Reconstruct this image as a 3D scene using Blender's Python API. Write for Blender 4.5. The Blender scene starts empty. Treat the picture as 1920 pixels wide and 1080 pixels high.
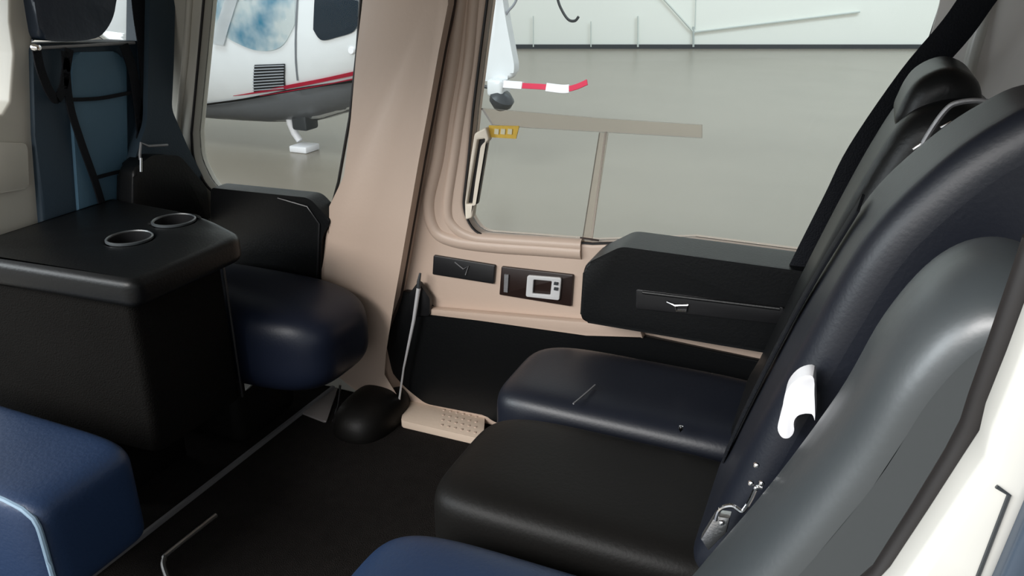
import bpy, bmesh, math, random
from mathutils import Vector, Matrix
random.seed(4)
C = bpy.context.scene.collection
S = bpy.context.scene

# ---------------------------------------------------------------- camera
CAM = Vector((0, 0, 1.2)); F = 1500.0
PITCH, YAW = math.radians(22.5), math.radians(23.3)
cd = bpy.data.cameras.new('camera'); cam = bpy.data.objects.new('camera', cd); C.objects.link(cam)
cam.location = CAM; cam.rotation_euler = (math.pi/2-PITCH, 0, YAW)
cd.sensor_width = 36; cd.lens = 36*F/1920; cd.clip_start = .02; cd.clip_end = 200
S.camera = cam
# ---------------------------------------------------------------- world, sun, lamps, exposure
S.view_settings.view_transform = 'Standard'; S.view_settings.look = 'None'
S.view_settings.gamma = 1; S.view_settings.exposure = 0.0
w = bpy.data.worlds.new('world'); S.world = w; w.use_nodes = True
bg = w.node_tree.nodes['Background']; bg.inputs[0].default_value = (.93, .97, 1, 1); bg.inputs[1].default_value = .85
def lamp(name, kind, energy, col, loc, rot, **k):
    l = bpy.data.lights.new(name, kind); l.energy = energy; l.color = col
    for a, b in k.items(): setattr(l, a, b)
    o = bpy.data.objects.new(name, l); C.objects.link(o); o.location = loc; o.rotation_euler = rot
    return o
def aim(o, to):
    o.rotation_euler = (Vector(to)-o.location).to_track_quat('-Z', 'Y').to_euler(); return o
# daylight falling in through the open hangar door behind the camera
aim(lamp('offscreen_light', 'AREA', 520, (1, .98, .96), (-3.0, -4.3, 4.0), (0,0,0), shape='RECTANGLE', size=4.5, size_y=2.2), (-.6, 1.6, .1))
# added light ahead on the near side, for the near seat's highlight
aim(lamp('offscreen_light', 'AREA', 170, (.88, .96, 1), (-5.6, -1.9, 2.0), (0,0,0), shape='RECTANGLE', size=2.4, size_y=2.2), (0, .7, .8))
# added area light, turns the hangar wall's right end brighter and bluer
aim(lamp('hangar_light', 'AREA', 620, (.72, .9, 1), (3, 13, 8), (0,0,0), shape='RECTANGLE', size=9, size_y=3), (-1, 20, 1))
# lamp over the parked helicopter
aim(lamp('hangar_light', 'AREA', 260, (.8, .93, 1), (-5, 3.5, 6), (0,0,0), shape='RECTANGLE', size=3, size_y=2), (-5.5, 6.5, .5))

# ---------------------------------------------------------------- helpers
FW = Vector((-math.sin(YAW)*math.cos(PITCH), math.cos(YAW)*math.cos(PITCH), -math.sin(PITCH)))
RT = Vector((math.cos(YAW), math.sin(YAW), 0)); UP = RT.cross(FW)
def ray(x, y): return RT*(x-960)+UP*(540-y)+FW*F
def P(x, y, ax, v):
    d = ray(x, y); return CAM+d*((v-CAM[ax])/d[ax])
def PY(pts, Y): return [(lambda q: (q.x, q.z))(P(x, y, 1, Y)) for x, y in pts]
def PX(pts, X): return [(lambda q: (q.y, q.z))(P(x, y, 0, X)) for x, y in pts]
def tag(o, label=None, cat=None, group=None, kind=None):
    if label: o['label'] = label
    if cat: o['category'] = cat
    if group: o['group'] = group
    if kind: o['kind'] = kind
    return o
def thing(name, label, cat, loc=(0,0,0), group=None):
    o = bpy.data.objects.new(name, None); C.objects.link(o); o.location = loc; o.empty_display_size = .05
    return tag(o, label, cat, group)
def wloc(o):
    v = Vector((0,0,0))
    while o: v += Vector(o.location); o = o.parent
    return v
def obj(name, bm, m, parent=None, smooth=40, label=None):
    bmesh.ops.recalc_face_normals(bm, faces=bm.faces)
    me = bpy.data.meshes.new(name); bm.to_mesh(me); bm.free()
    return meobj(name, me, m, parent, smooth, label)
def meobj(name, me, m, parent=None, smooth=40, label=None):
    me.materials.clear(); me.materials.append(m)
    if parent: me.transform(Matrix.Translation(-wloc(parent)))
    if smooth:
        me.polygons.foreach_set('use_smooth', [True]*len(me.polygons))
        me.set_sharp_from_angle(angle=math.radians(smooth))
    o = bpy.data.objects.new(name, me); C.objects.link(o)
    if parent: o.parent = parent
    if label: o['label'] = label
    return o
def struct(name, bm, m, smooth=40):
    o = obj(name, bm, m, None, smooth); o['kind'] = 'structure'; return o
def cr(pts, n=6, closed=True):
    """smooth spline through points of any dimension"""
    pts = [Vector(p) for p in pts]; N = len(pts); out = []
    for i in range(N if closed else N-1):
        g = (lambda k: pts[k % N]) if closed else (lambda k: pts[max(0, min(N-1, k))])
        a, b, c, d = g(i-1), g(i), g(i+1), g(i+2)
        for j in range(n):
            t = j/n
            out.append(.5*((2*b)+(c-a)*t+(2*a-5*b+4*c-d)*t*t+(3*b-a-3*c+d)*t**3))
    if not closed: out.append(pts[-1])
    return out
def rpoly(pts, r, n=5):
    """2D polygon with every corner rounded by r (r may be a list)"""
    pts = [Vector(p) for p in pts]; N = len(pts); out = []
    for i, p in enumerate(pts):
        rr = r[i] if isinstance(r, (list, tuple)) else r
        a, b = pts[i-1]-p, pts[(i+1) % N]-p
        if rr <= 0: out.append(p); continue
        q = min(rr, a.length*.48, b.length*.48)
        A, B = p+a.normalized()*q, p+b.normalized()*q
        for j in range(n+1):
            t = j/n; out.append(A*(1-t)**2+p*2*t*(1-t)+B*t*t)
    return out
def rbox(a, b, r=.01, seg=3, bm=None, M=None):
    new = bm is None
    if new: bm = bmesh.new()
    a, b = Vector(a), Vector(b)
    g = bmesh.ops.create_cube(bm, size=1)
    for v in g['verts']: v.co = Vector((a[i]+(v.co[i]+.5)*(b[i]-a[i]) for i in range(3)))
    if r > 0:
        es = list({e for v in g['verts'] for e in v.link_edges})
        g2 = bmesh.ops.bevel(bm, geom=es, offset=r, segments=seg, profile=.5, affect='EDGES')
        vs = list({v for f in g2['faces'] for v in f.verts} | {v for v in g['verts'] if v.is_valid})
    else: vs = g['verts']
    if M:
        for v in vs: v.co = M @ v.co
    return bm
def prism(pts, d, r=0, seg=3, bm=None):
    """3D polygon pushed along d, its cap edges bevelled"""
    if bm is None: bm = bmesh.new()
    d = Vector(d); A = [bm.verts.new(p) for p in pts]; B = [bm.verts.new(Vector(p)+d) for p in pts]
    fa = bm.faces.new(A); fb = bm.faces.new(B[::-1]); N = len(A)
    for i in range(N): bm.faces.new((A[i], A[(i+1) % N], B[(i+1) % N], B[i]))
    if r > 0:
        es = list(set(fa.edges) | set(fb.edges))
        bmesh.ops.bevel(bm, geom=es, offset=r, segments=seg, profile=.5, affect='EDGES', clamp_overlap=True)
    return bm
def pXZ(pts, y0, y1, r=0, seg=3, bm=None): return prism([(a, y0, b) for a, b in pts], (0, y1-y0, 0), r, seg, bm)
def pYZ(pts, x0, x1, r=0, seg=3, bm=None): return prism([(x0, a, b) for a, b in pts], (x1-x0, 0, 0), r, seg, bm)
def pXY(pts, z0, z1, r=0, seg=3, bm=None): return prism([(a, b, z0) for a, b in pts], (0, 0, z1-z0), r, seg, bm)
def tube(path, r, res=8, bm=None, closed=False, flat=None, cap=True):
    """round tube; flat=(width, thick, dirvector) sweeps a strap instead"""
    if bm is None: bm = bmesh.new()
    path = [Vector(p) for p in path]; N = len(path); rings = []
    prev = None
    for i, p in enumerate(path):
        if closed: t = path[(i+1) % N]-path[i-1]
        else: t = path[min(N-1, i+1)]-path[max(0, i-1)]
        t.normalize()
        if flat:
            u = Vector(flat[2]); u = (u-t*u.dot(t)).normalized(); v = t.cross(u)
            offs = [(flat[0]/2, flat[1]*.3), (flat[0]*.47, flat[1]/2), (-flat[0]*.47, flat[1]/2), (-flat[0]/2, flat[1]*.3),
                    (-flat[0]/2, -flat[1]*.3), (-flat[0]*.47, -flat[1]/2), (flat[0]*.47, -flat[1]/2), (flat[0]/2, -flat[1]*.3)]
            rings.append([bm.verts.new(p+u*a+v*b) for a, b in offs])
        else:
            if prev is None: prev = t.orthogonal().normalized()
            u = (prev-t*prev.dot(t)).normalized(); prev = u; v = t.cross(u)
            rr = r[i] if isinstance(r, (list, tuple)) else r
            rings.append([bm.verts.new(p+(u*math.cos(k*2*math.pi/res)+v*math.sin(k*2*math.pi/res))*rr) for k in range(res)])
    n = len(rings[0])
    for i in range(N if closed else N-1):
        a, b = rings[i], rings[(i+1) % N]
        for k in range(n): bm.faces.new((a[k], a[(k+1) % n], b[(k+1) % n], b[k]))
    if not closed and cap: bm.faces.new(rings[0]); bm.faces.new(rings[-1][::-1])
    return bm
def strap(path, width, thick, u, bm=None): return tube(path, 0, bm=bm, flat=(width, thick, u))
def lathe(c, prof, axis=(0,0,1), res=28, bm=None):
    if bm is None: bm = bmesh.new()
    ax = Vector(axis).normalized(); u = ax.orthogonal().normalized(); v = ax.cross(u); c = Vector(c); rings = []
    for r, h in prof:
        rings.append([bm.verts.new(c+ax*h+(u*math.cos(k*2*math.pi/res)+v*math.sin(k*2*math.pi/res))*max(r, 1e-5)) for k in range(res)])
    for a, b in zip(rings, rings[1:]):
        for k in range(res): bm.faces.new((a[k], a[(k+1) % res], b[(k+1) % res], b[k]))
    bmesh.ops.remove_doubles(bm, verts=bm.verts, dist=1e-5)
    return bm
def plate(name, outer, holes, yc, thick, bevel, m, parent=None, axis='Y', struct_=False, seg=3):
    """flat panel with holes; 2D points are (X,Z) for axis Y, (Y,Z) for axis X, (X,Y) for axis Z"""
    cu = bpy.data.curves.new('outline', 'CURVE'); cu.dimensions = '2D'; cu.fill_mode = 'BOTH'
    cu.extrude = thick/2-bevel; cu.bevel_depth = bevel; cu.bevel_resolution = seg; cu.offset = -bevel
    for loop in [outer]+list(holes):
        s = cu.splines.new('POLY'); s.points.add(len(loop)-1)
        for i, p in enumerate(loop): s.points[i].co = (p[0], p[1], 0, 1)
        s.use_cyclic_u = True
    to = bpy.data.objects.new('outline', cu); C.objects.link(to)
    dg = bpy.context.evaluated_depsgraph_get(); me = bpy.data.meshes.new_from_object(to.evaluated_get(dg))
    bpy.data.objects.remove(to); bpy.data.curves.remove(cu); me.name = name
    for v in me.vertices:
        x, y, z = v.co
        v.co = {'Y': (x, yc+z, y), 'X': (yc+z, x, y), 'Z': (x, y, yc+z)}[axis]
    bm = bmesh.new(); bm.from_mesh(me); bpy.data.meshes.remove(me)
    bmesh.ops.remove_doubles(bm, verts=bm.verts, dist=1e-5)
    o = obj(name, bm, m, parent)
    if struct_: o['kind'] = 'structure'
    return o

# ---------------------------------------------------------------- materials
def mat(name, col, rough=.5, metal=0, spec=.5, bump=0, bscale=60, var=0, vscale=8, coat=0, emis=None):
    m = bpy.data.materials.new(name); m.use_nodes = True; nt = m.node_tree; b = nt.nodes['Principled BSDF']
    b.inputs['Base Color'].default_value = (*col, 1); b.inputs['Roughness'].default_value = rough
    b.inputs['Metallic'].default_value = metal; b.inputs['Specular IOR Level'].default_value = spec
    b.inputs['Coat Weight'].default_value = coat
    tc = nt.nodes.new('ShaderNodeTexCoord')
    if bump:
        n = nt.nodes.new('ShaderNodeTexNoise'); n.inputs['Scale'].default_value = bscale; n.inputs['Detail'].default_value = 5
        nt.links.new(tc.outputs['Object'], n.inputs['Vector'])
        bp = nt.nodes.new('ShaderNodeBump'); bp.inputs['Strength'].default_value = bump; bp.inputs['Distance'].default_value = .01
        nt.links.new(n.outputs['Fac'], bp.inputs['Height']); nt.links.new(bp.outputs[0], b.inputs['Normal'])
    n = nt.nodes.new('ShaderNodeTexNoise'); n.inputs['Scale'].default_value = vscale; n.inputs['Detail'].default_value = 4
    nt.links.new(tc.outputs['Object'], n.inputs['Vector'])
    mx = nt.nodes.new('ShaderNodeMix'); mx.data_type = 'RGBA'
    v = max(var, .04)
    mx.inputs[6].default_value = (*[c*(1-v) for c in col], 1); mx.inputs[7].default_value = (*[min(1, c*(1+v)) for c in col], 1)
    nt.links.new(n.outputs['Fac'], mx.inputs[0]); nt.links.new(mx.outputs[2], b.inputs['Base Color'])
    return m
def glass(name, tint, refl=.12, rough=.0, haze=0):
    m = bpy.data.materials.new(name); m.use_nodes = True; nt = m.node_tree; nt.nodes.clear()
    out = nt.nodes.new('ShaderNodeOutputMaterial'); tr = nt.nodes.new('ShaderNodeBsdfTransparent'); gl = nt.nodes.new('ShaderNodeBsdfGlossy')
    fr = nt.nodes.new('ShaderNodeFresnel'); fr.inputs[0].default_value = 1.3; mx = nt.nodes.new('ShaderNodeMixShader')
    tr.inputs[0].default_value = (*tint, 1); gl.inputs['Roughness'].default_value = rough; gl.inputs['Color'].default_value = (refl*4, refl*4, refl*4, 1)
    nt.links.new(fr.outputs[0], mx.inputs[0]); nt.links.new(tr.outputs[0], mx.inputs[1]); nt.links.new(gl.outputs[0], mx.inputs[2])
    last = mx
    if haze:
        df = nt.nodes.new('ShaderNodeBsdfDiffuse'); df.inputs[0].default_value = (.6, .52, .45, 1)
        m2 = nt.nodes.new('ShaderNodeMixShader'); m2.inputs[0].default_value = haze
        nt.links.new(mx.outputs[0], m2.inputs[1]); nt.links.new(df.outputs[0], m2.inputs[2]); last = m2
    nt.links.new(last.outputs[0], out.inputs[0])
    return m
M = dict(
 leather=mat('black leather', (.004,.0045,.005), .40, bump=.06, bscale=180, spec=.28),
 leather_lit=mat('lit black leather', (.045,.053,.058), .38, bump=.02, bscale=140, spec=1),  # same black leather made paler, the light on it put into the colour
 brownblk=mat('brown black leather', (.006,.0055,.005), .5, bump=.06, bscale=160, spec=.2),
 navy=mat('navy leather', (.008,.012,.026), .42, bump=.04, bscale=200, spec=.4),
 navydk=mat('blackish navy leather', (.0065,.0085,.015), .42, bump=.04, bscale=200, spec=.5),
 blue=mat('blue leather', (.0125,.030,.076), .45, bump=.1, bscale=130, var=.1),
 bluefab=mat('slate blue upholstery', (.070,.150,.220), .6, bump=.1, bscale=200, var=.15),
 bluedk=mat('dark slate upholstery', (.022,.042,.062), .6, bump=.1, bscale=200, var=.15),
 web=mat('black webbing', (.006,.007,.010), .7, bump=.3, bscale=300, spec=.2),
 webnavy=mat('navy webbing', (.014,.018,.030), .55, bump=.3, bscale=300, spec=.35),
 beige=mat('beige trim vinyl', (.58,.447,.36), .42, bump=.05, bscale=90, var=.03, vscale=3),
 beigebr=mat('pale beige trim', (.70,.565,.45), .4, bump=.05, bscale=90),
 cream=mat('cream plastic', (.66,.655,.615), .35),
 post=mat('grey cream plastic', (.52,.50,.44), .5, var=.05),
 roof=mat('headliner', (.42,.40,.36), .8),
 blackp=mat('black plastic', (.010,.010,.011), .35),
 seal=mat('black rubber seal', (.014,.012,.012), .5),
 brownseal=mat('brown rubber seal', (.035,.02,.015), .6),
 carpet=mat('charcoal carpet', (.019,.017,.016), .9, bump=.8, bscale=400, var=.25, vscale=30, spec=.04),
 consolebody=mat('dark console carpet', (.007,.0065,.006), .85, bump=.5, bscale=300, var=.2, spec=.05),
 alu=mat('brushed aluminium', (.55,.55,.55), .35, metal=1, bump=.1, bscale=200),
 alud=mat('dull aluminium', (.30,.30,.31), .5, metal=.6, bump=.1, bscale=200),
 chrome=mat('chrome', (.85,.85,.86), .12, metal=1),
 white=mat('white plastic', (.85,.85,.88), .4),
 yellow=mat('yellow tag', (.75,.48,.06), .6, var=.2, vscale=60),
 palemark=mat('pale marking', (.75,.70,.50), .6),
 heliwhite=mat('white paint', (.75,.78,.80), .25, coat=.3),
 heligrey=mat('grey paint', (.30,.32,.35), .3, coat=.3),
 red=mat('red paint', (.65,.03,.08), .35),
 darkgrey=mat('dark grey', (.04,.045,.05), .4),
 piping=mat('pale blue piping', (.22,.32,.42), .45),
 slate=mat('slate skin', (.05,.07,.10), .35),
 hwall=mat('white hangar wall', (.93,.93,.86), .75, var=.02, vscale=.3),
 winGlass=glass('clear acrylic', (.96,.97,.96), .1),
 band=glass('acrylic edge band', (.97,.93,.90), .1, haze=.08),
 edge=glass('acrylic edge glint', (.97,.96,.95), .1, haze=.55),
)
M['whitemetal'] = mat('bright polished rod', (.75,.75,.76), .3, metal=.3)
M['skyglass'] = mat('painted sky windshield', (.34,.66,.80), .10, metal=.35, vscale=2.2)  # sky reflection painted in as blue and white patches
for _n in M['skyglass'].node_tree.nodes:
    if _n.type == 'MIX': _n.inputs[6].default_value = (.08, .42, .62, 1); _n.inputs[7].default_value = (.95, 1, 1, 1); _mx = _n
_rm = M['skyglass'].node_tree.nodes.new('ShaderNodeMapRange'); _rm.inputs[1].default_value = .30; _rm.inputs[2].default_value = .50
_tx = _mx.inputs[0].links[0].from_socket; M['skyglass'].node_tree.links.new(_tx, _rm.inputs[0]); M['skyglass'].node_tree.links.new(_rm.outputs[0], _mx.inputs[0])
M['darkglass'] = mat('dark cabin window', (.012,.03,.05), .12, spec=.6)
# hangar floor: painted, a little glossy, tile joints and wear
m = M['hfloor'] = mat('hangar floor', (.24,.21,.168), .27, var=.10, vscale=.8, spec=.6, bump=.02, bscale=3)

# ================================================================ HANGAR
HZ = -.7
yw = YAW
struct('floor_hangar', rbox((-60, -14, HZ-.2), (40, 60, HZ), 0), M['hfloor'], 0)
WP = P(1340, 91, 2, HZ)                      # foot of the far hangar wall
WN = Vector((math.sin(yw), -math.cos(yw), 0)); WR = Vector((math.cos(yw), math.sin(yw), 0))
def W(x, y, off=0):
    d = ray(x, y); q = WP+WN*off
    return CAM+d*((q-CAM).dot(WN)/d.dot(WN))
def wpt(a, h, off=0): return WP+WR*a+Vector((0,0,h))+WN*off
struct('wall_hangar', prism([wpt(-45, -.05), wpt(22, -.05), wpt(22, 9), wpt(-45, 9)], -WN*.3), M['hwall'], 0)
struct('baseboard_hangar', prism([wpt(-45, 0, .05), wpt(22, 0, .05), wpt(22, .09, .05), wpt(-45, .09, .05)], -WN*.06), M['darkgrey'], 0)
mg = mat('grey wall line', (.50,.54,.52), .6)  # thin grey tubes for the lines on the hangar wall
mg2 = mat('pale wall line', (.66,.70,.66), .6)
k = 0
for a, b, r, mm in [((1228, -20), (1302, 62), .03, mg2), ((1302, 60), (1612, 22), .035, mg2), ((1300, 50), (1300, 88), .035, mg),
                ((1196, 30), (1196, 88), .03, mg2), ((1108, 40), (1108, 88), .02, mg2), ((1305, -20), (1303, 55), .02, mg2), ((1000, 30), (1000, 88), .02, mg2)]:
    k += 1
    struct('trim_%d' % (k+10), tube([W(*a, .06), W(*b, .06)], r*.7, 6), mm)

# ================================================================ PARKED HELICOPTER
HY = 7.15
ht = thing('parked_helicopter', 'white helicopter with red and black cheat lines parked on the hangar floor outside the windows', 'helicopter', (-5.5, HY, HZ))
def hs(px, py, Y=6.42): q = P(px, py, 1, Y); return q.x, q.z
prof = [(-9.6, .45, .75, .05), (-9.2, .05, 1.15, .35), (-8.4, -.32, 1.6, .62), (-7.4, -.46, 2.0, .74), (-6.6, -.49, 2.15, .78), (-5.9, -.47, 2.2, .78), (-5.3, -.42, 2.2, .78),
        (-4.8, -.28, 2.2, .76), (-4.2, .02, 2.1, .70), (-3.6, .85, 1.85, .5), (-3.1, 1.15, 1.7, .3), (-2.0, 1.3, 1.65, .2), (0.2, 1.4, 1.62, .14)]
def hprof(x):
    for a, b in zip(prof, prof[1:]):
        if a[0] <= x <= b[0]:
            t = (x-a[0])/(b[0]-a[0]); t = t*t*(3-2*t)*.35+t*.65
            return [a[i]+(b[i]-a[i])*t for i in (1, 2, 3)]
    return list(prof[0][1:]) if x < prof[0][0] else list(prof[-1][1:])
def hsurf(x, z, off=0):
    zb, zt, hw = hprof(x); c, h = (zb+zt)/2, (zt-zb)/2
    s = max(-1, min(1, (z-c)/h)); return Vector((x, HY-hw*(max(0, 1-abs(s)**3.4))**(1/2.4)-off, z))
bm = bmesh.new(); rings = []
xs = [-9.6+i*.12 for i in range(83)]
for x in xs:
    zb, zt, hw = hprof(x); c, h = (zb+zt)/2, (zt-zb)/2; ring = []
    for k in range(40):
        a = 2*math.pi*k/40; s, q = math.sin(a), math.cos(a)
        zz = math.copysign(abs(s)**(.62), s); yy = math.copysign((max(0, 1-abs(zz)**3.4))**(1/2.4), q) if abs(q) > 1e-6 else 0
        ring.append(bm.verts.new((x, HY+hw*yy, c+h*zz)))
    rings.append(ring)
for a, b in zip(rings, rings[1:]):
    for k in range(40): bm.faces.new((a[k], a[(k+1) % 40], b[(k+1) % 40], b[k]))
bm.faces.new(rings[0]); bm.faces.new(rings[-1][::-1])
obj('fuselage', bm, M['heliwhite'], ht, 60)
def hband(name, top, bot, m, off=.006, n=24, label=None):
    """a painted band or pane lying on the near flank between two pixel lines"""
    bm = bmesh.new(); rows = []
    T = cr([hs(*p) for p in top], 6, False); B = cr([hs(*p) for p in bot], 6, False)
    def at(L, t):
        f = t*(len(L)-1); i = min(len(L)-2, int(f)); return L[i].lerp(L[i+1], f-i)
    for i in range(n+1):
        a, b = at(T, i/n), at(B, i/n); row = []
        for j in range(7):
            q = a.lerp(b, j/6); row.append(hsurf(q.x, max(q.y, hprof(q.x)[0]+.01), off))
        rows.append(row)
    V = [[bm.verts.new(p) for p in r] for r in rows]
    for r, s in zip(V, V[1:]):
        for j in range(6): bm.faces.new((r[j], r[j+1], s[j+1], s[j]))
    g = bmesh.ops.solidify(bm, geom=bm.faces[:], thickness=.004)
    return obj(name, bm, m, ht, 60, label)
hband('belly_paint', [(330, 204), (389, 200), (450, 190), (537, 174), (600, 164), (663, 156), (690, 152)],
      [(330, 262), (389, 262), (450, 262), (537, 255), (600, 236), (663, 212), (690, 200)], M['heligrey'], .014, label='grey lower hull')
hband('cheat_line', [(330, 203), (389, 195), (450, 186), (537, 169), (600, 159), (663, 151), (690, 147)],
      [(330, 207), (389, 199), (450, 190), (537, 174), (600, 164), (663, 157), (690, 153)], M['blackp'], .020, label='black line')
hband('cheat_line', [(430, 181), (470, 174), (537, 160), (600, 148), (663, 134), (690, 129)],
      [(430, 182), (470, 177), (537, 167), (600, 155), (663, 142), (690, 137)], M['red'], .020, label='red line')
hband('cheat_line', [(480, 181), (537, 171), (600, 160), (663, 147)], [(480, 182), (537, 173), (600, 162), (663, 150)], M['red'], .021, label='thin red pinstripe')
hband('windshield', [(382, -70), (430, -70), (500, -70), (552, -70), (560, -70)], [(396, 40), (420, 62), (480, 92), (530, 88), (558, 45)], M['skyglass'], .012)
hband('windshield_frame', [(455, -70), (478, -70)], [(405, 80), (428, 84)], M['heliwhite'], .03, label='white frame bar')
hband('cabin_window', [(597, -70), (610, -70), (640, -70), (665, -70), (674, -70)], [(591, 55), (605, 75), (635, 69), (658, 61), (668, 48)], M['darkglass'], .012)
hband('door_seam', [(565, -70), (568, -70)], [(552, 152), (555, 152)], M['heligrey'], .008)
gr = hband('vent_grille', [(481, 121), (537, 119)], [(470, 174), (529, 170)], M['darkgrey'], .012)
bm = bmesh.new()
for i in range(9):
    a, b = hs(481-i*1.3, 124+i*5.8), hs(536-i*.9, 122+i*5.5)
    tube([hsurf(*a, .022), hsurf(*b, .022)], .006, 5, bm)
obj('louvre', bm, M['heligrey'], gr)['kind'] = 'stuff'
q = P(651, 96, 1, 6.4); obj('fuel_cap', lathe(hsurf(q.x, q.z, 0), [(0, .02), (.03, .02), (.035, 0), (0, 0)], (0, -1, 0), 16), M['white'], ht)
# step and gear under the belly
bm = bmesh.new()
Y = 6.85
pp = [P(*a, 1, Y) for a in [(541, 205), (546, 232), (553, 250), (562, 264)]]
tube(pp, [.05, .045, .04, .035], 10, bm)
a, b = P(559, 262, 1, Y), P(587, 256, 1, Y)
rbox((a.x-.02, Y-.14, HZ+.0), (b.x, Y+.1, HZ+.07), .015, 2, bm)
obj('landing_gear', bm, M['white'], ht)
a = P(570, 228, 1, Y); bm = rbox((a.x-.09, Y-.1, a.z-.08), (a.x+.1, Y+.12, a.z+.28), .03, 2)
obj('searchlight', bm, M['darkgrey'], ht)
# tail fin that hangs below the boom, with its skid and covers
fp = PY([(880, -140), (945, -140), (940, -40), (952, 40), (968, 125), (964, 146), (935, 152), (890, 150), (868, 60)], 7.1)
fp = rpoly(fp, .06)
obj('tail_fin', pXZ(fp, 7.06, 7.18, .035, 3), M['heliwhite'], ht)
bm = bmesh.new()
a = P(930, 168, 1, 7.0); rbox((a.x-.07, 6.93, a.z-.06), (a.x+.09, 7.15, a.z+.10), .03, 3, bm)
obj('tail_light', bm, M['heliwhite'], ht)
a = P(940, 188, 1, 7.0); bm = lathe(a, [(0, -.10), (.05, -.09), (.11, -.03), (.12, .03), (.07, .08), (0, .09)], (.5, -.2, 1), 18)
tube([P(898, 160, 1, 7.0), P(922, 165, 1, 7.0), P(928, 182, 1, 7.0)], .018, 8, bm)
obj('tail_skid', bm, M['darkgrey'], ht)
tube_path = cr([P(945, 158, 1, 6.98), P(985, 161, 1, 6.9), P(1020, 163, 1, 6.86), P(1058, 167, 1, 6.84), P(1080, 163, 1, 6.82), P(1101, 154, 1, 6.8)], 8, False)
ft = thing('warning_flag', 'red and white fabric streamer sticking out from the tail of the parked helicopter', 'flag', tube_path[0])
n = len(tube_path)
obj('streamer', strap(tube_path, .05, .01, (0, .3, 1)), M['red'], ft, label='red cloth')
i0, i1 = int(n*.42), int(n*.70)
obj('white_sleeve', strap([p+Vector((0, -.003, 0)) for p in tube_path[i0:i1]], .075, .018, (0, .3, 1)), M['white'], ft)
obj('white_cuff', strap(tube_path[0:int(n*.2)], .07, .03, (0, .3, 1)), M['white'], ft)
o = obj('hanging_hook', tube(cr([P(1035, -60, 1, 8), P(1045, -4, 1, 8), P(1054, 20, 1, 8), P(1066, 37, 1, 8), P(1078, 39, 1, 8), P(1085, 31, 1, 8)], 6, False), .014, 8), M['darkgrey'])
tag(o, 'thin dark curved cable with a hooked end hanging right of the white tail fin', 'cable')
o = obj('tail_antenna', tube(cr([P(985, -60, 1, 7.1), P(968, 0, 1, 7.1), P(952, 22, 1, 7.1), P(942, 40, 1, 7.1)], 6, False), .012, 8), M['heligrey'], ht)

# ================================================================ CABIN SHELL
ZC = 1.42
struct('floor', rbox((-2.3, .3, -.05), (.5, 1.85, 0), 0), M['carpet'], 0)
bm = rbox((-2.3, .22, ZC), (.6, 1.85, ZC+.05), .02, 2); struct('ceiling', bm, M['roof'])
struct('wall_rear', rbox((.36, .5, 0), (.40, 1.85, ZC), 0), mat('grey beige rear trim', (.55,.52,.49), .6), 0)
# far side: pillar (trim_1), forward door and aft door
YD = 1.72
seam = [(858, -90), (848, 10), (830, 100), (812, 200), (793, 300), (772, 420), (758, 500), (747, 560), (725, 620), (719, 660), (728, 700), (742, 742), (757, 765)]
seamXZ = PY(seam, YD)
# --- aft door with its big window
d2 = thing('door_2', None, None, (-.4, YD, 0)); d2['kind'] = 'structure'
outer = [(x+.008, z) for x, z in seamXZ]
outer = [(outer[0][0], ZC)]+outer+[(seamXZ[-1][0]+.02, 0), (.36, 0), (.36, ZC)]
w2 = PY([(922, -90), (912, 0), (899, 100), (886, 205), (877, 300), (866, 395), (890, 441), (1110, 458)], YD)+[(-.3, .61), (.02, .61)]+PY([(1700, 250), (1742, 80), (1768, 0), (1790, -90)], YD)
w2r = rpoly(w2, [.02, .02, .0, .0, .0, .05, .06, .0, 0, .06, .05, 0, 0, .03])
plate('door_panel', outer, [w2r], YD+.03, .06, .01, M['beige'], d2)
def loop3(pts, Y): return [Vector((a, Y, b)) for a, b in pts]
obj('seal', tube(loop3(w2r, YD+.004), .0035, 6, closed=True), M['seal'], d2)
a = w2r; plate('window_2', a, [], YD+.035, .006, .001, M['winGlass'], None, struct_=True)
# raised moulding at the window's lower front corner
mp = PY([(872, -90), (862, 0), (848, 120), (832, 215), (820, 300), (803, 380), (815, 432), (850, 452), (920, 462), (1010, 468), (1090, 474)], YD)
obj('window_moulding', tube(loop3([tuple(v) for v in cr(mp, 6, False)], YD+.009), .020, 12), M['beige'], d2)
mp = PY([(896, -90), (888, 0), (877, 120), (862, 215), (850, 300), (838, 390), (850, 425), (885, 446), (940, 452), (1090, 462)], YD)
obj('window_moulding', tube(loop3([tuple(v) for v in cr(mp, 6, False)], YD+.009), .017, 12), M['beige'], d2)
# sliding pane: handle bar with slot, edge bands
sp = thing('sliding_pane', 'clear sliding vent pane with cream finger grip set in the aft door window', 'window pane', (-.75, YD+.01, .5))
hp = PY([(912, 238), (918, 262), (905, 275), (895, 340), (886, 408), (873, 412), (872, 380), (882, 300), (890, 250)], YD)
sl = PY([(896, 262), (910, 260), (890, 382), (876, 382)], YD)
plate('finger_grip', rpoly(hp, .006), [rpoly(sl, .003)], YD+.008, .022, .004, mat('warm cream plastic', (.86,.77,.64), .4), sp)
obj('grip_slot', pXZ(PY([(895, 260), (912, 258), (892, 384), (875, 384)], YD), YD+.008, YD+.016), M['blackp'], sp)
obj('pane_band', pXZ(PY([(895, 206), (1130, 226), (1312, 238), (1312, 263), (1130, 252), (978, 243), (915, 237)], YD), YD+.020, YD+.030), M['band'], sp)
obj('pane_band', pXZ(PY([(1118, 252), (1134, 253), (1104, 456), (1086, 455)], YD), YD+.020, YD+.030), M['band'], sp)
obj('pane_edge', pXZ(PY([(1130, 250), (1133, 250), (1106, 456), (1103, 456)], YD), YD+.016, YD+.019), M['edge'], sp)
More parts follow.
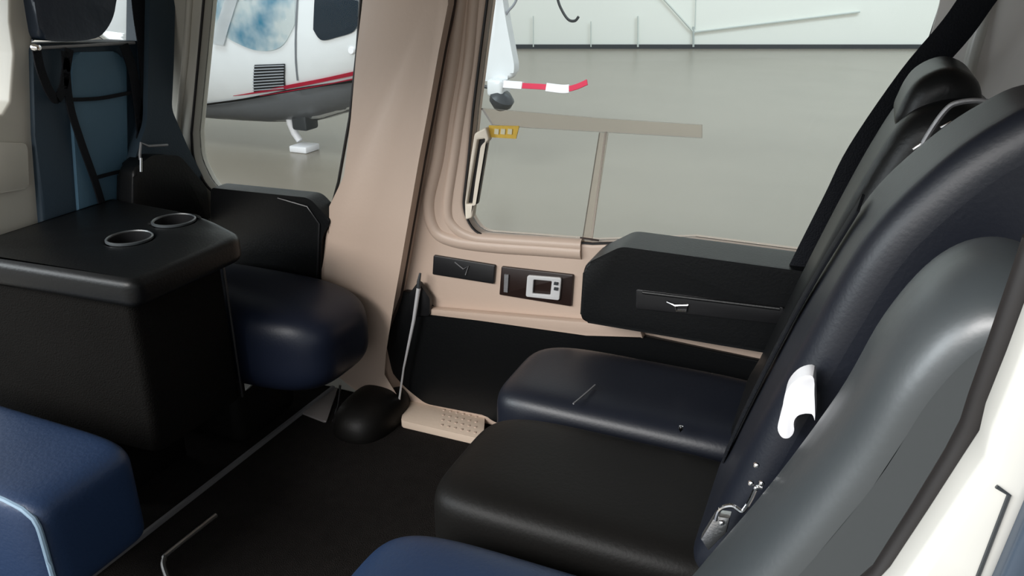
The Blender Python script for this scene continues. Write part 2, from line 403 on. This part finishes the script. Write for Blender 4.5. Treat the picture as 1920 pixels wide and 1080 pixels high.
obj('pane_edge', pXZ(PY([(1085, 447), (1120, 452), (1120, 455), (1085, 450)], YD), YD+.01, YD+.013), M['brownseal'], sp)
ly = thing('warning_label', 'small yellow sticker at the top of the sliding pane grip', 'label', P(945, 246, 1, YD+.012))
obj('sticker', pXZ(PY([(917, 235), (974, 236), (968, 260), (918, 257)], YD+.012), YD+.010, YD+.013), M['yellow'], ly)
for a in (928, 940, 953):
    obj('lettering', pXZ(PY([(a, 241), (a+8, 242), (a+7, 252), (a-1, 251)], YD+.01), YD+.008, YD+.010), M['palemark'], ly)
# ashtray inserts on the door panel
o1 = thing('ashtray', 'black recessed ashtray plate on the aft door, next to the pillar', 'ashtray', P(872, 505, 1, YD-.01), 'door inserts')
r4 = rpoly(PY([(815, 477), (931, 496), (928, 531), (813, 513)], YD), .004, 3)
obj('plate', pXZ(r4, YD-.008, YD+.004, .003, 2), M['blackp'], o1)
mk = PY([(852, 492), (868, 505), (878, 499), (872, 516)], YD-.012)
obj('emblem', tube([(a, YD-.010, b) for a, b in mk], .0016, 6), M['alud'], o1)
o2 = thing('door_vent', 'black recessed plate with a square silver frame on the aft door, beside the black armrest', 'vent', P(1008, 535, 1, YD-.01), 'door inserts')
r4 = rpoly(PY([(942, 498), (1077, 514), (1073, 573), (938, 551)], YD), .004, 3)
obj('plate', pXZ(r4, YD-.008, YD+.004, .003, 2), mat('dark brown plastic', (.022,.012,.010), .35), o2)
fo = rpoly(PY([(990, 515), (1054, 520), (1050, 562), (987, 555)], YD-.01), .006, 3)
fi = rpoly(PY([(1002, 523), (1036, 526), (1033, 552), (1000, 549)], YD-.01), .003, 3)
plate('silver_frame', fo, [fi], YD-.012, .008, .002, mat('silver plastic', (.62,.62,.62), .35), o2)
obj('bezel_strip', pXZ(PY([(946, 514), (954, 515), (952, 548), (945, 547)], YD-.01), YD-.012, YD-.007), M['alud'], o2)
for t in (0, 1):
    obj('fin', pXZ(PY([(1040, 528+t*10), (1047, 529+t*10), (1046, 534+t*10), (1039, 533+t*10)], YD-.016), YD-.020, YD-.015), M['darkgrey'], o2)
# padded armrest box of the aft door
pr = PY([(1165, 452), (1112, 500), (1087, 603)], 1.60)
zt = P(1165, 434, 1, YD-.02).z; zb = pr[2][1]
pr[0] = (pr[0][0], zt); pr[1] = (pr[2][0]+.004, zt-.055)
ab = obj('armrest', pXZ(rpoly([pr[0], pr[1], pr[2], (.25, zb+.005), (.25, zt)], [.015, .02, .02, .01, .01]), 1.60, YD-.004, .022, 4), M['leather'], d2, label='black padded armrest')
sl = rpoly(PY([(1190, 545), (1470, 580), (1466, 612), (1190, 582)], 1.585), .006, 3)
obj('pull_recess', pXZ(sl, 1.594, 1.602, .002, 2), M['blackp'], ab)
bm = tube([(a, 1.594, b) for a, b in PY([(1205, 548), (1462, 579)], 1.594)], .004, 8); obj('recess_lip', bm, M['leather'], ab)
bm = bmesh.new(); lp = PY([(1250, 566), (1266, 573), (1290, 572), (1287, 584), (1268, 583), (1266, 574)], 1.592)
tube([(a, 1.592, b) for a, b in lp], .0026, 8, bm); obj('door_latch', bm, M['chrome'], ab)
# black quilted kick panel under the beige
kp = PY([(752, 546), (790, 548), (806, 588), (900, 596), (1100, 622), (1210, 632)], YD-.015)
kp += [(.3, kp[-1][1]-.02), (.3, .02)]+PY([(925, 790), (905, 772), (800, 757), (755, 722), (722, 678), (722, 640)], YD-.015)
rr = [.01, .01, .03, 0, 0, 0, 0, 0, .02, 0, .02, .04, .04, .04]
obj('kick_panel', pXZ(rpoly(kp, rr), YD-.018, YD-.001, .008, 3), M['leather'], d2)
lp = PY([(790, 606), (925, 618), (915, 740), (800, 735), (770, 690)], YD-.025)
0 and obj('kick_panel_pocket', pXZ(rpoly(lp, .05, 6), YD-.026, YD-.016, .006, 3), M['leather'], d2)
obj('sill_ledge', pXZ(PY([(800, 578), (1200, 612), (1206, 634), (1100, 628), (900, 600), (806, 590)], YD-.02), YD-.024, YD, .004, 2), M['beige'], d2)

# --- pillar
pw = [(692, -90), (680, 0), (668, 100), (658, 220), (645, 330), (628, 395), (606, 432), (600, 520), (598, 640), (610, 700), (652, 721), (690, 738), (722, 764), (742, 800), (757, 792)]
pl = PY(pw, 1.665)
out = pl+[(x-.006, z) for x, z in PY(seam[::-1], 1.675)]
bm = pXZ(out, 1.665, 1.78, .02, 4)
struct('trim_1', bm, M['beige'])
obj('door_seal', tube([(x, YD-.02, z) for x, z in [tuple(v) for v in cr(PY(seam[:-1], YD-.02), 5, False)]], .009, 8), M['brownseal'], None)
o = bpy.data.objects['door_seal']; o.name = 'trim_2'; o['kind'] = 'structure'

# --- forward door with its window
d1 = thing('door_1', None, None, (-1.5, YD, 0)); d1['kind'] = 'structure'
w1 = PY([(392, -90), (381, 0), (372, 100), (358, 250), (361, 300), (390, 360)], YD)
w1 += PY([(560, 420), (607, 428), (622, 385), (634, 340), (655, 220), (668, 100), (682, -90)], YD)
w1r = rpoly(w1, [.02, 0, 0, 0, .03, .05, .04, .03, 0, 0, 0, 0, .02])
xl, xr = -2.6, P(690, 400, 1, YD).x+.05
w3 = rpoly(PY([(150, -90), (150, 60), (195, 90), (262, 88), (272, -90)], YD), .03)
plate('window_3', w3, [], YD+.035, .006, .001, M['winGlass'], None, struct_=True)
plate('door_panel', [(xl, 0), (xr, 0), (xr, ZC), (xl, ZC)], [w1r, w3], YD+.03, .06, .012, M['post'], d1)
obj('seal', tube(loop3(w1r, YD+.002), .004, 6, closed=True), M['seal'], d1)
plate('window_1', w1r, [], YD+.035, .006, .001, M['winGlass'], None, struct_=True)
mp = PY([(362, -80), (350, 100), (335, 240), (338, 300)], YD)
obj('window_moulding', tube(loop3([tuple(v) for v in cr(mp, 6, False)], YD-.003), .009, 10), M['post'], d1)
pr = PY([(395, 352), (580, 371), (621, 415), (603, 445), (600, 540), (395, 540)], 1.66)
ab1 = obj('armrest', pXZ(rpoly(pr, [.01, .02, .015, .02, .01, .01]), 1.66, YD-.004, .02, 4), M['leather'], d1, label='black padded armrest')
obj('trim_bead', tube([(a, 1.658, b) for a, b in PY([(520, 372), (575, 388), (597, 420), (594, 520)], 1.655)], .003, 8), M['blackp'], ab1)

# --- centre post and its recess at far left
post = PX([(15, -80), (14, 40), (22, 100), (15, 190), (0, 215), (-60, 215), (-60, 520), (84, 480), (74, 380), (64, 250), (58, 120), (60, -80)], -1.78)
plate('trim_3', rpoly(post, .004, 2), [], -1.80, .05, .006, M['post'], None, axis='X', struct_=True)
rc = rpoly(PX([(-30, 264), (46, 268), (49, 352), (-30, 366)], -1.775), .01)
obj('recess_panel', pYZ(rc, -1.775, -1.765, .003, 2), M['post']); o = bpy.data.objects['recess_panel']; o.name = 'trim_4'; o['kind'] = 'structure'
# --- near side: rear jamb of the open doorway, cream
ctr = PY([(1640, 1110), (1668, 1080), (1740, 972), (1805, 872), (1838, 822), (1850, 770), (1890, 670), (1925, 575), (1960, 480)], .46)
jamb = ctr+[(ctr[-1][0], ZC), (.55, ZC)]+PY([(2100, 560), (1925, 955), (1868, 1085), (1850, 1120)], .44)
plate('wall_near', [(a, b) for a, b in jamb], [], .455, .04, .008, M['cream'], None, struct_=True)
skin = PY([(1925, 945), (1866, 1085), (1850, 1120), (2300, 1120), (2300, 560), (2100, 560)], .43)
plate('trim_5', skin, [], .445, .05, .006, M['slate'], None, struct_=True)
sl = [P(*a, 1, .434) for a in [(1868, 912), (1892, 928), (1830, 1090)]]
obj('trim_6', tube(sl, .0012, 6), M['darkgrey'])['kind'] = 'structure'
se = PY([(1625, 1110), (1660, 1080), (1735, 965), (1800, 860), (1832, 800), (1850, 745), (1885, 650), (1922, 545), (1955, 450)], .485)
obj('trim_7', tube([(a, .485, b) for a, b in se], .010, 10), M['seal'])['kind'] = 'structure'

rp = PY([(1764, -90), (1764, 0), (1742, 80), (1700, 250)], 1.70)+[(.09, .55), (.355, .55), (.355, ZC)]
struct('trim_8', pXZ(rpoly([rp[0]]+rp[1:], .01), 1.70, YD-.002, .006, 3), mat('grey aft pillar trim', (.80,.77,.74), .45))
mp = PY([(1862, -90), (1845, 20), (1822, 110), (1800, 200)], 1.70)
o = obj('trim_9', tube([(a, 1.70, b) for a, b in [tuple(v) for v in cr(mp, 6, False)]], .012, 10), M['cream']); o['kind'] = 'structure'
# ================================================================ FLOOR HARDWARE
tr = thing('floor_track', 'long thin aluminium edging strip running across the dark cabin floor', 'floor strip', (-1.33, 1.2, 0))
a, b = P(150, 1095, 2, .006), P(640, 715, 2, .006)
obj('strip', strap([a, b], .009, .012, (1, 0, 0)), M['alud'], tr)
for i in range(9):
    q = a.lerp(b, (i+.5)/9); obj('rivet', lathe(q+Vector((0, 0, .002)), [(0, .002), (.0025, .0015), (.003, 0)], res=8), M['alud'], tr)
bt = thing('floor_bracket', 'thin bent metal floor rail beside the front edge of the rear bench', 'bracket', P(310, 1045, 2, .01))
pa = [P(405, 966, 2, .012), P(318, 1035, 2, .012), P(308, 1048, 2, .012), P(307, 1065, 2, .012), P(320, 1100, 2, .012)]
obj('rail', tube(cr(pa, 4, False), .0055, 8), M['alu'], bt)
sp_ = thing('scuff_plate', 'dull grey metal plate on the floor beneath the far blue seat', 'plate', P(600, 765, 2, .0))
sq = [P(*a, 2, .004) for a in [(560, 772), (622, 730), (634, 726), (612, 792)]]
obj('plate', pXY(rpoly([(v.x, v.y) for v in sq], .01), .0, .006, .002, 2), mat('scuffed metal', (.32,.29,.28), .5, metal=.3), sp_)
st = thing('sill_step', 'beige perforated sill strip at the foot of the aft door', 'sill', P(830, 780, 2, 0))
sq = [P(*a, 2, .022) for a in [(760, 748), (909, 778), (906, 824), (752, 788)]]
obj('tread', pXY(rpoly([(v.x, v.y) for v in sq], .006), .0, .022, .004, 2), M['beigebr'], st)
bm = bmesh.new()
for i in range(6):
    for j in range(4):
        u, v = .50+i*.08, .15+j*.22
        q = sq[0].lerp(sq[1], u).lerp(sq[3].lerp(sq[2], u), v); q.z = .0225
        lathe(q, [(0, .002), (.0035, .0015), (.0045, -.001)], res=8, bm=bm)
obj('grip_dot', bm, M['beige'], st)['kind'] = 'stuff'
hm = thing('floor_hump', 'dark rounded leather covered hump at the foot of the pillar', 'cover', P(690, 800, 2, 0))
c = P(676, 800, 2, 0); bm = bmesh.new(); bmesh.ops.create_uvsphere(bm, u_segments=32, v_segments=20, radius=1)
for v in bm.verts:
    l = (abs(v.co.x)**2.6+abs(v.co.y)**2.6+abs(v.co.z)**2.6)**(1/2.6)
    v.co = Vector((v.co.x/l*.085, v.co.y/l*.13, max(-.001, v.co.z/l*.085)))+Vector((c.x+.01, c.y+.05, 0))
obj('cover', bm, M['brownblk'], hm, 60)
pa = cr([P(638, 722, 1, 1.58), P(633, 760, 1, 1.57), P(622, 798, 1, 1.56), P(606, 832, 1, 1.55)], 6, False)
obj('edge_strip', tube(pa[:13], .0035, 8), M['chrome'], hm)
obj('end_clip', tube(pa[16:], .004, 8), M['chrome'], hm)
# door stay rod in front of the kick panel
rd = thing('door_stay', 'thin silver rod standing upright between pillar foot and aft door', 'rod', P(745, 775, 1, 1.66))
a, b, c_, d_ = P(785, 540, 1, 1.68), P(776, 600, 1, 1.67), P(757, 690, 1, 1.665), P(746, 768, 1, 1.66)
obj('rod', tube([a, b, c_, d_], [.006, .005, .003, .003], 10), M['whitemetal'], rd)
obj('rod_tip', tube([P(788, 512, 1, 1.685), P(785, 528, 1, 1.68), a], [.003, .005, .006], 10), M['darkgrey'], rd)
bp = PY([(768, 550), (784, 528), (806, 560), (806, 592), (770, 592)], 1.69)
obj('bracket', pXZ(rpoly(bp, .006), 1.69, 1.704, .003, 2), M['blackp'], rd)
obj('foot', lathe(P(744, 776, 1, 1.655), [(0, .012), (.008, .010), (.012, -.004), (0, -.006)], (0, -1, .3), 12), M['alu'], rd)

# ================================================================ CONSOLE
cn = thing('centre_console', 'black console with two cup holders between the two rear facing blue seats', 'console', (-1.6, 1.17, 0))
X0, X1, Y0, Y1 = -1.75, -1.235, 1.02, 1.335
top = rpoly([(X0, Y0-.03), (X1, Y0), (X1, Y1), (-1.43, 1.42), (X0, 1.44)], [.01, .03, .04, .10, .01], 8)
cups = [P(243, 448, 2, .62), P(326, 415, 2, .62)]
holes = [[(c.x+.044*math.cos(t*math.pi/16), c.y+.044*math.sin(t*math.pi/16)) for t in range(32)] for c in cups]
plate('console_top', top, holes, .59, .062, .018, M['leather'], cn, axis='Z', seg=4)
for c in cups:
    k = obj('cup_holder', lathe((c.x, c.y, .621), [(.048, 0), (.0465, .003), (.043, .001), (.041, -.055), (.037, -.057), (0, -.057)], res=36), M['blackp'], cn)
    obj('rim', lathe((c.x, c.y, .621), [(.044, .0), (.047, .005), (.050, .003), (.050, -.001), (.044, -.001)], res=36), M['leather_lit'], k)
body = rpoly([(X0, Y0+.0), (X1-.055, Y0+.03), (X1-.055, Y1-.02), (X0, Y1-.03)], [.005, .02, .02, .005], 4)
obj('console_body', pXY(body, .20, .56, .004, 2), M['consolebody'], cn)
obj('plinth', rbox((X0, Y0+.03, 0), (X1-.24, Y1-.05, .2), .005, 2), M['consolebody'], cn)
obj('body_edge', tube([(X1-.052, Y1-.022, .56), (X1-.052, Y1-.022, .2)], .003, 6), M['blackp'], cn)

# ================================================================ REAR FACING SEATS (left)
def cushion(x0, x1, y0, y1, z0, z1, rc=.06, rb=.05, crown=.012):
    """padded seat base with crowned top"""
    pl = rpoly([(x0, y0), (x1, y0), (x1, y1), (x0, y1)], rc, 8)
    bm = pXY(pl, z0, z1, rb, 6)
    cx, cy = (x0+x1)/2, (y0+y1)/2
    bmesh.ops.triangulate(bm, faces=[f for f in bm.faces if len(f.verts) > 8])
    return bm
def padbox(x0, x1, y0, y1, z0, z1, e=4.5, n=28, crown=0):
    """superellipsoid cushion"""
    bm = bmesh.new(); bmesh.ops.create_cube(bm, size=2)
    bmesh.ops.subdivide_edges(bm, edges=bm.edges[:], cuts=n, use_grid_fill=True)
    c = Vector(((x0+x1)/2, (y0+y1)/2, (z0+z1)/2)); h = Vector(((x1-x0)/2, (y1-y0)/2, (z1-z0)/2))
    for v in bm.verts:
        p = v.co; l = (abs(p.x)**e+abs(p.y)**e+abs(p.z)**e)**(1/e); q = p/l
        v.co = Vector((c.x+q.x*h.x, c.y+q.y*h.y, c.z+q.z*h.z))
    return bm
# far one
sa = thing('rear_facing_seat', 'blue seat with black harness straps beside the forward door, beyond the console', 'seat', (-1.5, 1.48, 0), 'rear facing seats')
obj('seat_cushion', padbox(-1.74, -1.085, 1.345, 1.66, .175, .42, 3.6), M['navy'], sa, label='navy seat cushion')
obj('seat_base', rbox((-1.74, 1.36, 0), (-1.36, 1.60, .22), .03, 3), M['brownblk'], sa)
bk = PX([(62, 84), (270, 76), (283, 95), (275, 250), (268, 430), (80, 430), (66, 250)], -1.76)
obj('backrest', pYZ(rpoly(bk, [.015, .02, .02, 0, 0, 0, 0]), -1.76, -1.87, .012, 4), M['bluedk'], sa, label='dark slate blue backrest')
ins = PX([(136, 98), (222, 96), (236, 120), (240, 430), (150, 430), (134, 200)], -1.752)
obj('backrest_insert', pYZ(rpoly(ins, .02), -1.750, -1.765, .006, 3), M['bluefab'], sa, label='lighter blue centre panel')
sb = PX([(282, -60), (330, -60), (326, 120), (322, 205), (352, 275), (388, 345), (398, 420), (250, 440), (252, 300), (276, 230)], -1.72)
obj('side_bolster', pYZ(rpoly(sb, .02), -1.72, -1.80, .02, 4), M['bluedk'], sa)
lb = PX([(252, 318), (285, 290), (338, 292), (388, 352), (396, 420), (250, 430)], -1.68)
obj('side_wing', pYZ(rpoly(lb, .02), -1.68, -1.74, .015, 4), M['leather'], sa)
hd = PX([(76, -70), (214, -70), (217, 10), (200, 55), (170, 74), (95, 76), (72, 50)], -1.74)
obj('headrest', pYZ([tuple(v) for v in cr(hd, 5)], -1.74, -1.84, .03, 5), mat('worn navy leather', (.022,.034,.055), .35, bump=.1, bscale=40), sa, label='rounded navy headrest')
hr = PX([(62, -60), (80, -60), (76, 70), (62, 78)], -1.80); obj('headrest_bracket', pYZ(hr, -1.80, -1.84, .003, 2), mat('grey bracket', (.25,.26,.30), .5), sa)
obj('top_bar', tube([P(67, 90, 0, -1.745), P(252, 80, 0, -1.745)], .004, 8), M['alud'], sa)
obj('bar_knob', lathe(P(67, 89, 0, -1.735), [(0, .012), (.006, .011), (.010, .004), (.010, -.004), (0, -.008)], (1, 0, 0), 16), M['chrome'], sa)
hn = []
for path, wd in [([(68, 92), (76, 130), (92, 170), (106, 186), (118, 165), (124, 130), (130, 92)], .022),
                 ([(122, 96), (130, 190), (150, 260), (180, 345), (196, 400)], .020),
                 ([(232, 84), (248, 130), (258, 190), (266, 262)], .028),
                 ([(256, -60), (262, 20), (272, 95), (276, 180), (268, 262)], .045)]:
    X = -1.738; pts = cr([P(*a, 0, X) for a in path], 6, False)
    hn.append(obj('harness_strap', strap(pts, wd, .004, (0, 1, .15)), M['web'], sa))
for path in [[(128, 187), (190, 184), (262, 170)], [(178, 334), (215, 324), (262, 314)]]:
    pts = cr([P(*a, 0, -1.742) for a in path], 6, False); obj('seam_piping', strap(pts, .009, .005, (0, 0, 1)), M['web'], sa)
bk_ = [P(*a, 0, -1.70) for a in [(264, 318), (262, 290), (264, 268), (278, 274), (314, 272)]]
kk = obj('harness_buckle', tube(bk_, .0035, 8), M['alud'], sa)
obj('buckle_tongue', tube([P(264, 322, 0, -1.665), P(264, 296, 0, -1.665)], .003, 8), M['chrome'], kk)
wp = [P(*a, 1, 1.40) for a in [(437, 714), (482, 711), (458, 735), (440, 741)]]
hq = obj('belt_fitting', prism(wp, (0, .02, 0), .002, 2), M['cream'], sa, label='pale fitting under the cushion')
# near one
sn = thing('rear_facing_seat', 'bright blue seat cushion with pale piping at the lower left, in front of the console', 'seat', (-1.5, .7, 0), 'rear facing seats')
obj('seat_cushion', padbox(-1.85, -1.135, .66, .885, .15, .372, 9), M['blue'], sn, label='blue seat cushion')
obj('seat_base', rbox((-1.8, .70, 0), (-1.45, .86, .19), .03, 3), M['brownblk'], sn)
e = 6; ring = []
e = 8; cx, cz, hx, hz = -1.4925, .261, .3565, .111
yy = .674
for t in range(64):
    a = 2*math.pi*t/64; c0, s0 = math.cos(a), math.sin(a); l = (abs(c0)**e+abs(s0)**e)**(1/e)
    ring.append((cx+hx*.985*c0/l, yy, cz+hz*.93*s0/l))
obj('piping', tube(ring, .005, 8, closed=True), M['piping'], sn, label='pale blue piping')

# ================================================================ REAR BENCH (right)
def padprofile(pts, y0, y1, r, n=9, ro=None):
    """closed XZ outline swept across Y, rounded over at both ends by a radius r"""
    L = [Vector((p[0], p[1])) for p in pts]; N = len(L)
    area = sum(L[i-1].x*L[i].y-L[i].x*L[i-1].y for i in range(N))
    nr = []
    for i in range(N):
        t = L[(i+1) % N]-L[i-1]; t.normalize(); nr.append(Vector((t.y, -t.x))*(1 if area > 0 else -1))
    ro = ro or r
    st = [(y0+r*(1-math.cos(math.pi/2*k/n)), ro*(1-math.sin(math.pi/2*k/n))) for k in range(n+1)]
    m = 8
    st += [(y0+r+(y1-y0-2*r)*k/m, 0) for k in range(1, m)]
    st += [(y1-(a-y0), b) for a, b in st[:n+1][::-1]]
    bm = bmesh.new(); rings = [[bm.verts.new((L[i].x-nr[i].x*b, a, L[i].y-nr[i].y*b)) for i in range(N)] for a, b in st]
    for a, b in zip(rings, rings[1:]):
        for k in range(N): bm.faces.new((a[k], a[(k+1) % N], b[(k+1) % N], b[k]))
    caps = [bm.faces.new(rings[0]), bm.faces.new(rings[-1][::-1])]
    bmesh.ops.triangulate(bm, faces=caps)
    return bm
BACK = [(-.125, .36), (-.105, .46), (-.06, .62), (-.012, .78), (.028, .90), (.062, .975), (.105, 1.005), (.15, 1.005), (.20, .96), (.19, .8), (.15, .6), (.11, .42), (.0, .34)]
def bench_seat(y0, y1, lab, mc, mb, head, cz=.385, xf=-.52, pr=BACK, clab=None, taper=0, r=.05, cy=None):
    t = thing('bench_seat', lab, 'seat', (-.2, (y0+y1)/2, 0), 'forward facing seats of the rear bench')
    obj('seat_cushion', padbox(xf, -.02, cy or y0, y1, .20, cz, 5), mc, t, label=clab)
    obj('seat_base', rbox((xf+.09, (cy or y0)+.02, 0), (-.0, y1-.02, .22), .01, 2), M['brownblk'], t)
    bm = padprofile([tuple(v) for v in cr(pr, 6)], y0+.004, y1-.004, r, ro=min(r, .045))
    if taper:
        for v in bm.verts:
            if v.co.z > .68: v.co.y = y0+(v.co.y-y0)*(1-taper*((v.co.z-.68)/.4)**1.2)
    br = obj('backrest', bm, mb, t, 60)
    ys = [v.co.y for v in br.data.vertices]; lo, hi = min(ys), max(ys)
    for p in br.data.polygons:
        if len(p.vertices) == 3 and abs(p.normal.y) > .95: p.use_smooth = False
    if head:
        hp = [(.055, .955), (.052, .99), (.07, 1.03), (.11, 1.05), (.15, 1.03), (.16, .98), (.13, .94)]
        obj('headrest', padprofile([(x+head, z) for x, z in [tuple(v) for v in cr(hp, 6)]], y0+.05, y1-.03, .035), mb, t, 60)
    return t
far = bench_seat(1.29, 1.585, 'dark navy bench seat farthest away, against the aft door armrest', M['navydk'], M['leather'], .004, .385, -.62)
mid = bench_seat(.945, 1.265, 'brown black bench seat in the middle, between the near and far seats', M['brownblk'], M['navydk'], 0, .385, -.585, clab='brown black seat cushion', taper=.42,
    pr=[(-.125, .36), (-.105, .46), (-.06, .62), (-.012, .78), (.030, .90), (.080, .98), (.13, 1.035), (.18, 1.065), (.27, 1.06), (.31, .8), (.26, .6), (.16, .42), (.0, .34)])
near = bench_seat(.695, .90, 'bench seat nearest the camera with a large black leather back and blue cushion', M['blue'], M['leather_lit'], 0, .375, -.60, clab='blue seat cushion', r=.085, cy=.60,
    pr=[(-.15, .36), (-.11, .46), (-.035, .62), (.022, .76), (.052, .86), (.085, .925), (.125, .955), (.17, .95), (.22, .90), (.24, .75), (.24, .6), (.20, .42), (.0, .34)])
obj('welt', tube(cr([P(*a, 2, .392) for a in [(1075, 757), (1098, 738), (1116, 722)]], 4, False), .002, 6), M['alud'], far)
# shoulder belt from the roof rail to the far seat
sb = thing('shoulder_belt', 'wide black shoulder belt slanting down from the roof beside the far bench seat', 'seat belt', P(1510, 480, 1, 1.6))
pa = [P(1930, -90, 1, 1.63), P(1855, -30, 1, 1.63), P(1795, 52, 1, 1.63), P(1712, 150, 1, 1.63), P(1618, 285, 1, 1.63), P(1572, 375, 1, 1.63), P(1518, 480, 1, 1.63), P(1462, 590, 1, 1.63)]
obj('webbing', strap(cr(pa, 5, False), .056, .003, (1, .15, -.6)), M['web'], sb)
# harness webbing lying over the bench backs
wb = thing('lap_harness', 'wide navy webbing harness lying on the middle bench backrest', 'harness', P(1500, 700, 1, .95))
def backpt(y, z, off=.01):
    L = [(-.125, .36), (-.105, .46), (-.06, .62), (-.012, .78), (.028, .90), (.062, .975), (.105, 1.005)]
    for a, b in zip(L, L[1:]):
        if a[1] <= z <= b[1]:
            f = (z-a[1])/(b[1]-a[1]); return Vector((a[0]+(b[0]-a[0])*f-off, y, z))
    return Vector((.105, y, z))
obj('strap', strap([backpt(1.19-.10*max(0, z-.68)/.3, z, .008) for z in (.42, .5, .6, .7, .8, .9)], .045, .004, (0, 1, 0)), M['web'], wb)
obj('seat_top_arc', tube(cr([P(*a, 1, 1.27) for a in [(1700, 330), (1735, 262), (1772, 208), (1800, 192), (1850, 191), (1905, 212), (1950, 240)]], 6, False), .004, 8), M['alud'], wb)  # pale tube put in for the lighter arc along a seat top
# white curled belt guide
wc = thing('belt_guide', 'white curled plastic belt guide on the navy harness strap', 'belt guide', P(1495, 765, 1, .93))
Yw = .918
mid_ = cr([P(*a, 1, Yw) for a in [(1512, 716), (1490, 735), (1478, 775), (1474, 808)]], 5, False)
bm = bmesh.new(); rows = []
oc = cr([P(*a, 1, Yw) for a in [(1520, 706), (1492, 710), (1470, 738), (1464, 775), (1458, 808), (1474, 822), (1488, 808), (1486, 785), (1500, 770), (1524, 780)]], 6, False)
rows = [p for p in oc]
fpts = cr([P(*a, 1, Yw-.012) for a in [(1524, 706), (1496, 710), (1474, 734), (1466, 770), (1458, 802), (1466, 820), (1480, 821), (1489, 808), (1488, 792), (1498, 778), (1522, 776), (1528, 788), (1527, 740)]], 4)
obj('clip', prism(fpts, (0, .030, 0), .004, 3), M['white'], wc)
# buckle assembly
bk = thing('harness_buckle', 'silver harness buckle with a bent wire hook on the near edge of the middle seat', 'buckle', P(1340, 1000, 1, .86))
Yb = .905
obj('buckle_body', prism([P(*a, 1, Yb) for a in [(1313, 1012), (1340, 968), (1368, 972), (1362, 1000), (1328, 1034)]], (0, .018, 0), .003, 2), M['alu'], bk)
obj('wire_hook', tube(cr([P(*a, 1, Yb) for a in [(1342, 975), (1350, 955), (1372, 948), (1392, 958), (1408, 935), (1418, 915), (1430, 915)]], 5, False), .003, 8), M['chrome'], bk)
for a in [(1408, 906), (1428, 906), (1418, 872), (1353, 980)]:
    obj('rivet', lathe(P(*a, 1, Yb-.002), [(0, .004), (.003, .003), (.004, 0), (0, -.002)], (0, -1, .2), 10), M['chrome'], bk)
# chrome bits put in for the highlights near the far seat's top
cf = thing('highlight_bits', 'small chrome bits standing for highlights near the top of the far bench backrest', 'buckle', P(1775, 240, 1, 1.28))
obj('highlight_bit', prism([P(*a, 1, 1.27) for a in [(1762, 238), (1784, 227), (1788, 238), (1766, 247)]], (0, .015, 0), .002, 2), M['chrome'], cf)
obj('highlight_bar', tube([P(*a, 1, 1.27) for a in [(1712, 280), (1735, 265), (1768, 252), (1786, 250)]], .003, 8), M['alu'], cf)
sc = obj('belt_stud', lathe(P(1277, 803, 2, .40), [(0, .006), (.004, .005), (.005, 0), (0, -.01)], (0, 0, 1), 10), M['chrome'])
tag(sc, 'tiny shiny metal stud at the back of the far bench cushion', 'stud')
